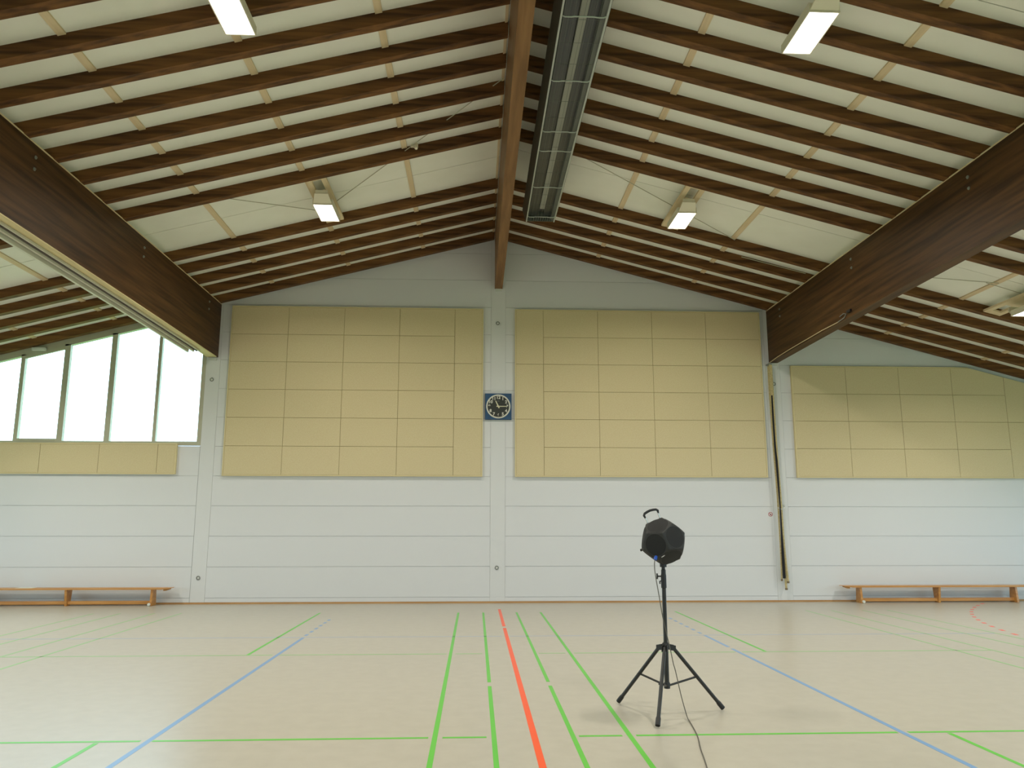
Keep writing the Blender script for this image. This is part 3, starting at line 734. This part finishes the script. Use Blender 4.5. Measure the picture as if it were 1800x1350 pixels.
for fx, fy in feet:
    dv = Vector((fx, fy, 0)); rr = dv.length; dv.normalize(); nv = Vector((-dv.y, dv.x, 0))
    top = dv*0.062 + Vector((0,0,0.556)); foot = dv*rr + Vector((0,0,0.020))
    dirn = (foot-top).normalized()
    leg = MB().tube([top, foot], 0.0165, 12).build('leg', M['black_metal'], st, smooth=True)
    MB().tube([foot-dirn*0.075, foot-dirn*0.06, foot-dirn*0.0], [0.0175,0.021,0.0215], 12).build('rubber_foot', M['black_plastic'], leg, smooth=True)
    lg = MB(); c0 = dv*0.03+Vector((0,0,0.552)); c1 = dv*0.085+Vector((0,0,0.552))
    for s_ in (-1, 1):
        p = [c0+nv*s_*0.022, c1+nv*s_*0.022]
        lg.hexa([p[0]-nv*0.003-Vector((0,0,0.022)), p[1]-nv*0.003-Vector((0,0,0.028)), p[1]+nv*0.003-Vector((0,0,0.028)), p[0]+nv*0.003-Vector((0,0,0.022)),
                 p[0]-nv*0.003+Vector((0,0,0.028)), p[1]-nv*0.003+Vector((0,0,0.016)), p[1]+nv*0.003+Vector((0,0,0.016)), p[0]+nv*0.003+Vector((0,0,0.028))])
    lg.build('leg_lug', M['black_plastic'], st)
    # brace bar from the lower hub to the leg
    tt = (0.556-0.296)/(0.556-0.020); bp_ = top + (foot-top)*tt
    MB().tube([dv*0.018+Vector((0,0,0.232)), bp_], 0.0095, 8).build('brace', M['black_metal'], st, smooth=True)
    MB().tube([bp_-nv*0.024, bp_+nv*0.024], 0.008, 8).build('brace_pin', M['black_plastic'], st)
lf = Vector((feet[1][0], feet[1][1], 0)); rr = lf.length; lf.normalize(); nv = Vector((-lf.y, lf.x, 0))
top = lf*0.062+Vector((0,0,0.556)); foot = lf*rr+Vector((0,0,0.02))

SC = Vector((1.237, 7.15, 1.472)); RC = 0.218
sp = thing('dodecahedral_speaker', SC - Vector((0,0,0.21)), 'black twelve sided loudspeaker with round grilles and carry handle', 'loudspeaker')
o = Vector(sp.location)
ph = (1+5**0.5)/2; Ns = []
for a in (-1, 1):
    for b_ in (-1, 1): Ns += [Vector((0,a,b_*ph)).normalized(), Vector((a,b_*ph,0)).normalized(), Vector((b_*ph,0,a)).normalized()]
Q = Matrix(((0.6791,0.7337,-0.0221),(0.4575,-0.3995,0.7944),(0.574,-0.5496,-0.607)))
Ns = [(Q @ n).normalized() for n in Ns]
Vs = []
for i in range(12):
    for j in range(i+1, 12):
        for k in range(j+1, 12):
            if min(Ns[i].dot(Ns[j]), Ns[i].dot(Ns[k]), Ns[j].dot(Ns[k])) > 0.4:
                Vs.append((Ns[i]+Ns[j]+Ns[k]).normalized()*RC)
cb = MB(); bv = [cb.bm.verts.new(v+SC-o) for v in Vs]
for n in Ns:
    idx = sorted(range(20), key=lambda i: -Vs[i].dot(n))[:5]
    e1 = (Vs[idx[0]]-n*Vs[idx[0]].dot(n)).normalized(); e2 = n.cross(e1)
    idx.sort(key=lambda i: math.atan2(Vs[i].dot(e2), Vs[i].dot(e1)))
    cb.bm.faces.new([bv[i] for i in idx])
bmesh.ops.bevel(cb.bm, geom=list(cb.bm.edges), offset=0.014, segments=3, profile=0.6, affect='EDGES')
cb.build('cabinet', M['speaker'], sp, smooth=True)
rin = 0.7947*RC
for n in Ns:
    c0 = SC-o+n*rin
    g = MB().lathe([(0.098,-0.002),(0.103,0.001),(0.100,0.003),(0.095,0.001)], c0, n, 36).build('grille_rim', M['speaker'], sp, smooth=True)
    MB().lathe([(0.097,0.0012),(0.06,0.004),(0.0,0.005)], c0, n, 32).build('grille', M['grille'], sp, smooth=True)
# carry handle on the top edge: between the two top vertices
rr_ = Vector((7.15, -1.697, 0)).normalized()
upv = [v for v in Vs]
upv.sort(key=lambda v: -v.z)
h0, h1 = SC-o+Vector((-0.1365,0.03,0.183))*1.0, SC-o+Vector((-0.020,0.03,0.226))
ax = (h1-h0).normalized(); pn = Vector((-ax.z, 0, ax.x)).normalized()
for p in (h0, h1):
    MB().tube([p-pn*0.03, p+pn*0.026, p+pn*0.034], 0.0075, 10).build('handle_post', M['chrome'], sp, smooth=True)
MB().tube([h0+pn*0.026-ax*0.002, h0+pn*0.052-ax*0.006, h0+pn*0.066+ax*0.006, h0+pn*0.072+ax*0.03, (h0+h1)/2+pn*0.076, h1+pn*0.072-ax*0.03, h1+pn*0.066-ax*0.006, h1+pn*0.052+ax*0.006, h1+pn*0.026+ax*0.002], [0.008,0.011,0.0115,0.0115,0.0115,0.0115,0.0115,0.011,0.008], 10).build('handle', M['black_plastic'], sp, smooth=True)
low = sorted(Vs, key=lambda v: v.z)
for v in Vs:
    if max(v.normalized().dot((Vector((0.973,-0.231,0))*a_ + Vector((0,0,1))*b_ + Vector((-0.231,-0.973,0))*c_).normalized()) for a_, b_, c_ in ((-0.90,-0.36,-0.2),(-0.60,-0.76,0.3),(0.56,-0.73,0.4))) > 0.93:
        n_ = v.normalized(); p = SC-o+v*0.955
        MB().lathe([(0.010,0),(0.012,0.006),(0.011,0.018),(0,0.020)], p, n_, 12).build('rubber_foot', M['black_plastic'], sp, smooth=True)
# connector plate
cn = Vector((1.128, 6.985, 1.332))
MB().lathe([(0,-0.02),(0.013,-0.02),(0.0145,0.0),(0.0145,0.016),(0.010,0.026),(0,0.026)], cn-o, (-0.35,-0.75,-0.55), 16).build('connector', M['blue_plastic'], sp, smooth=True)
MB().tube([Vector((1.178,6.985,1.338))-o, Vector((1.21,6.99,1.357))-o], 0.006, 8).build('latch', M['chrome'], sp, smooth=True)
MB().lathe([(0,0),(0.03,0),(0.03,0.06),(0.024,0.07),(0,0.07)], Vector((SX,SY,1.246))-o, (0,0,1), 18).build('mounting_socket', M['black_plastic'], sp, smooth=True)

cb_ = thing('speaker_cable', (1.33, 6.93, 0), 'thin grey cable from the loudspeaker trailing over the floor', 'cable')
o = Vector(cb_.location)
cp = [(1.118,6.965,1.318),(1.108,6.95,1.28),(1.113,6.95,1.192),(1.142,6.95,1.0),(1.171,6.95,0.809),(1.222,6.95,0.573),(1.245,6.95,0.45),(1.262,6.95,0.386),(1.300,6.95,0.201),(1.332,6.945,0.07),(1.345,6.92,0.012),(1.335,6.80,0.006),(1.28,6.40,0.006),(1.205,6.05,0.006),(1.15,5.75,0.006),(1.07,5.35,0.006),(0.99,4.9,0.006),(0.94,4.2,0.006),(0.9,3.0,0.006)]
P = []
for i in range(len(cp)-1):
    p0 = Vector(cp[max(i-1,0)]); p1 = Vector(cp[i]); p2 = Vector(cp[i+1]); p3 = Vector(cp[min(i+2,len(cp)-1)])
    for k in range(5):
        u = k/5; q = 0.5*((2*p1)+(-p0+p2)*u+(2*p0-5*p1+4*p2-p3)*u*u+(-p0+3*p1-3*p2+p3)*u**3); q.z = max(q.z, 0.006); P.append(q-o)
P.append(Vector(cp[-1])-o)
MB().tube(P, 0.0042, 8).build('cord', M['cable'], cb_, smooth=True)
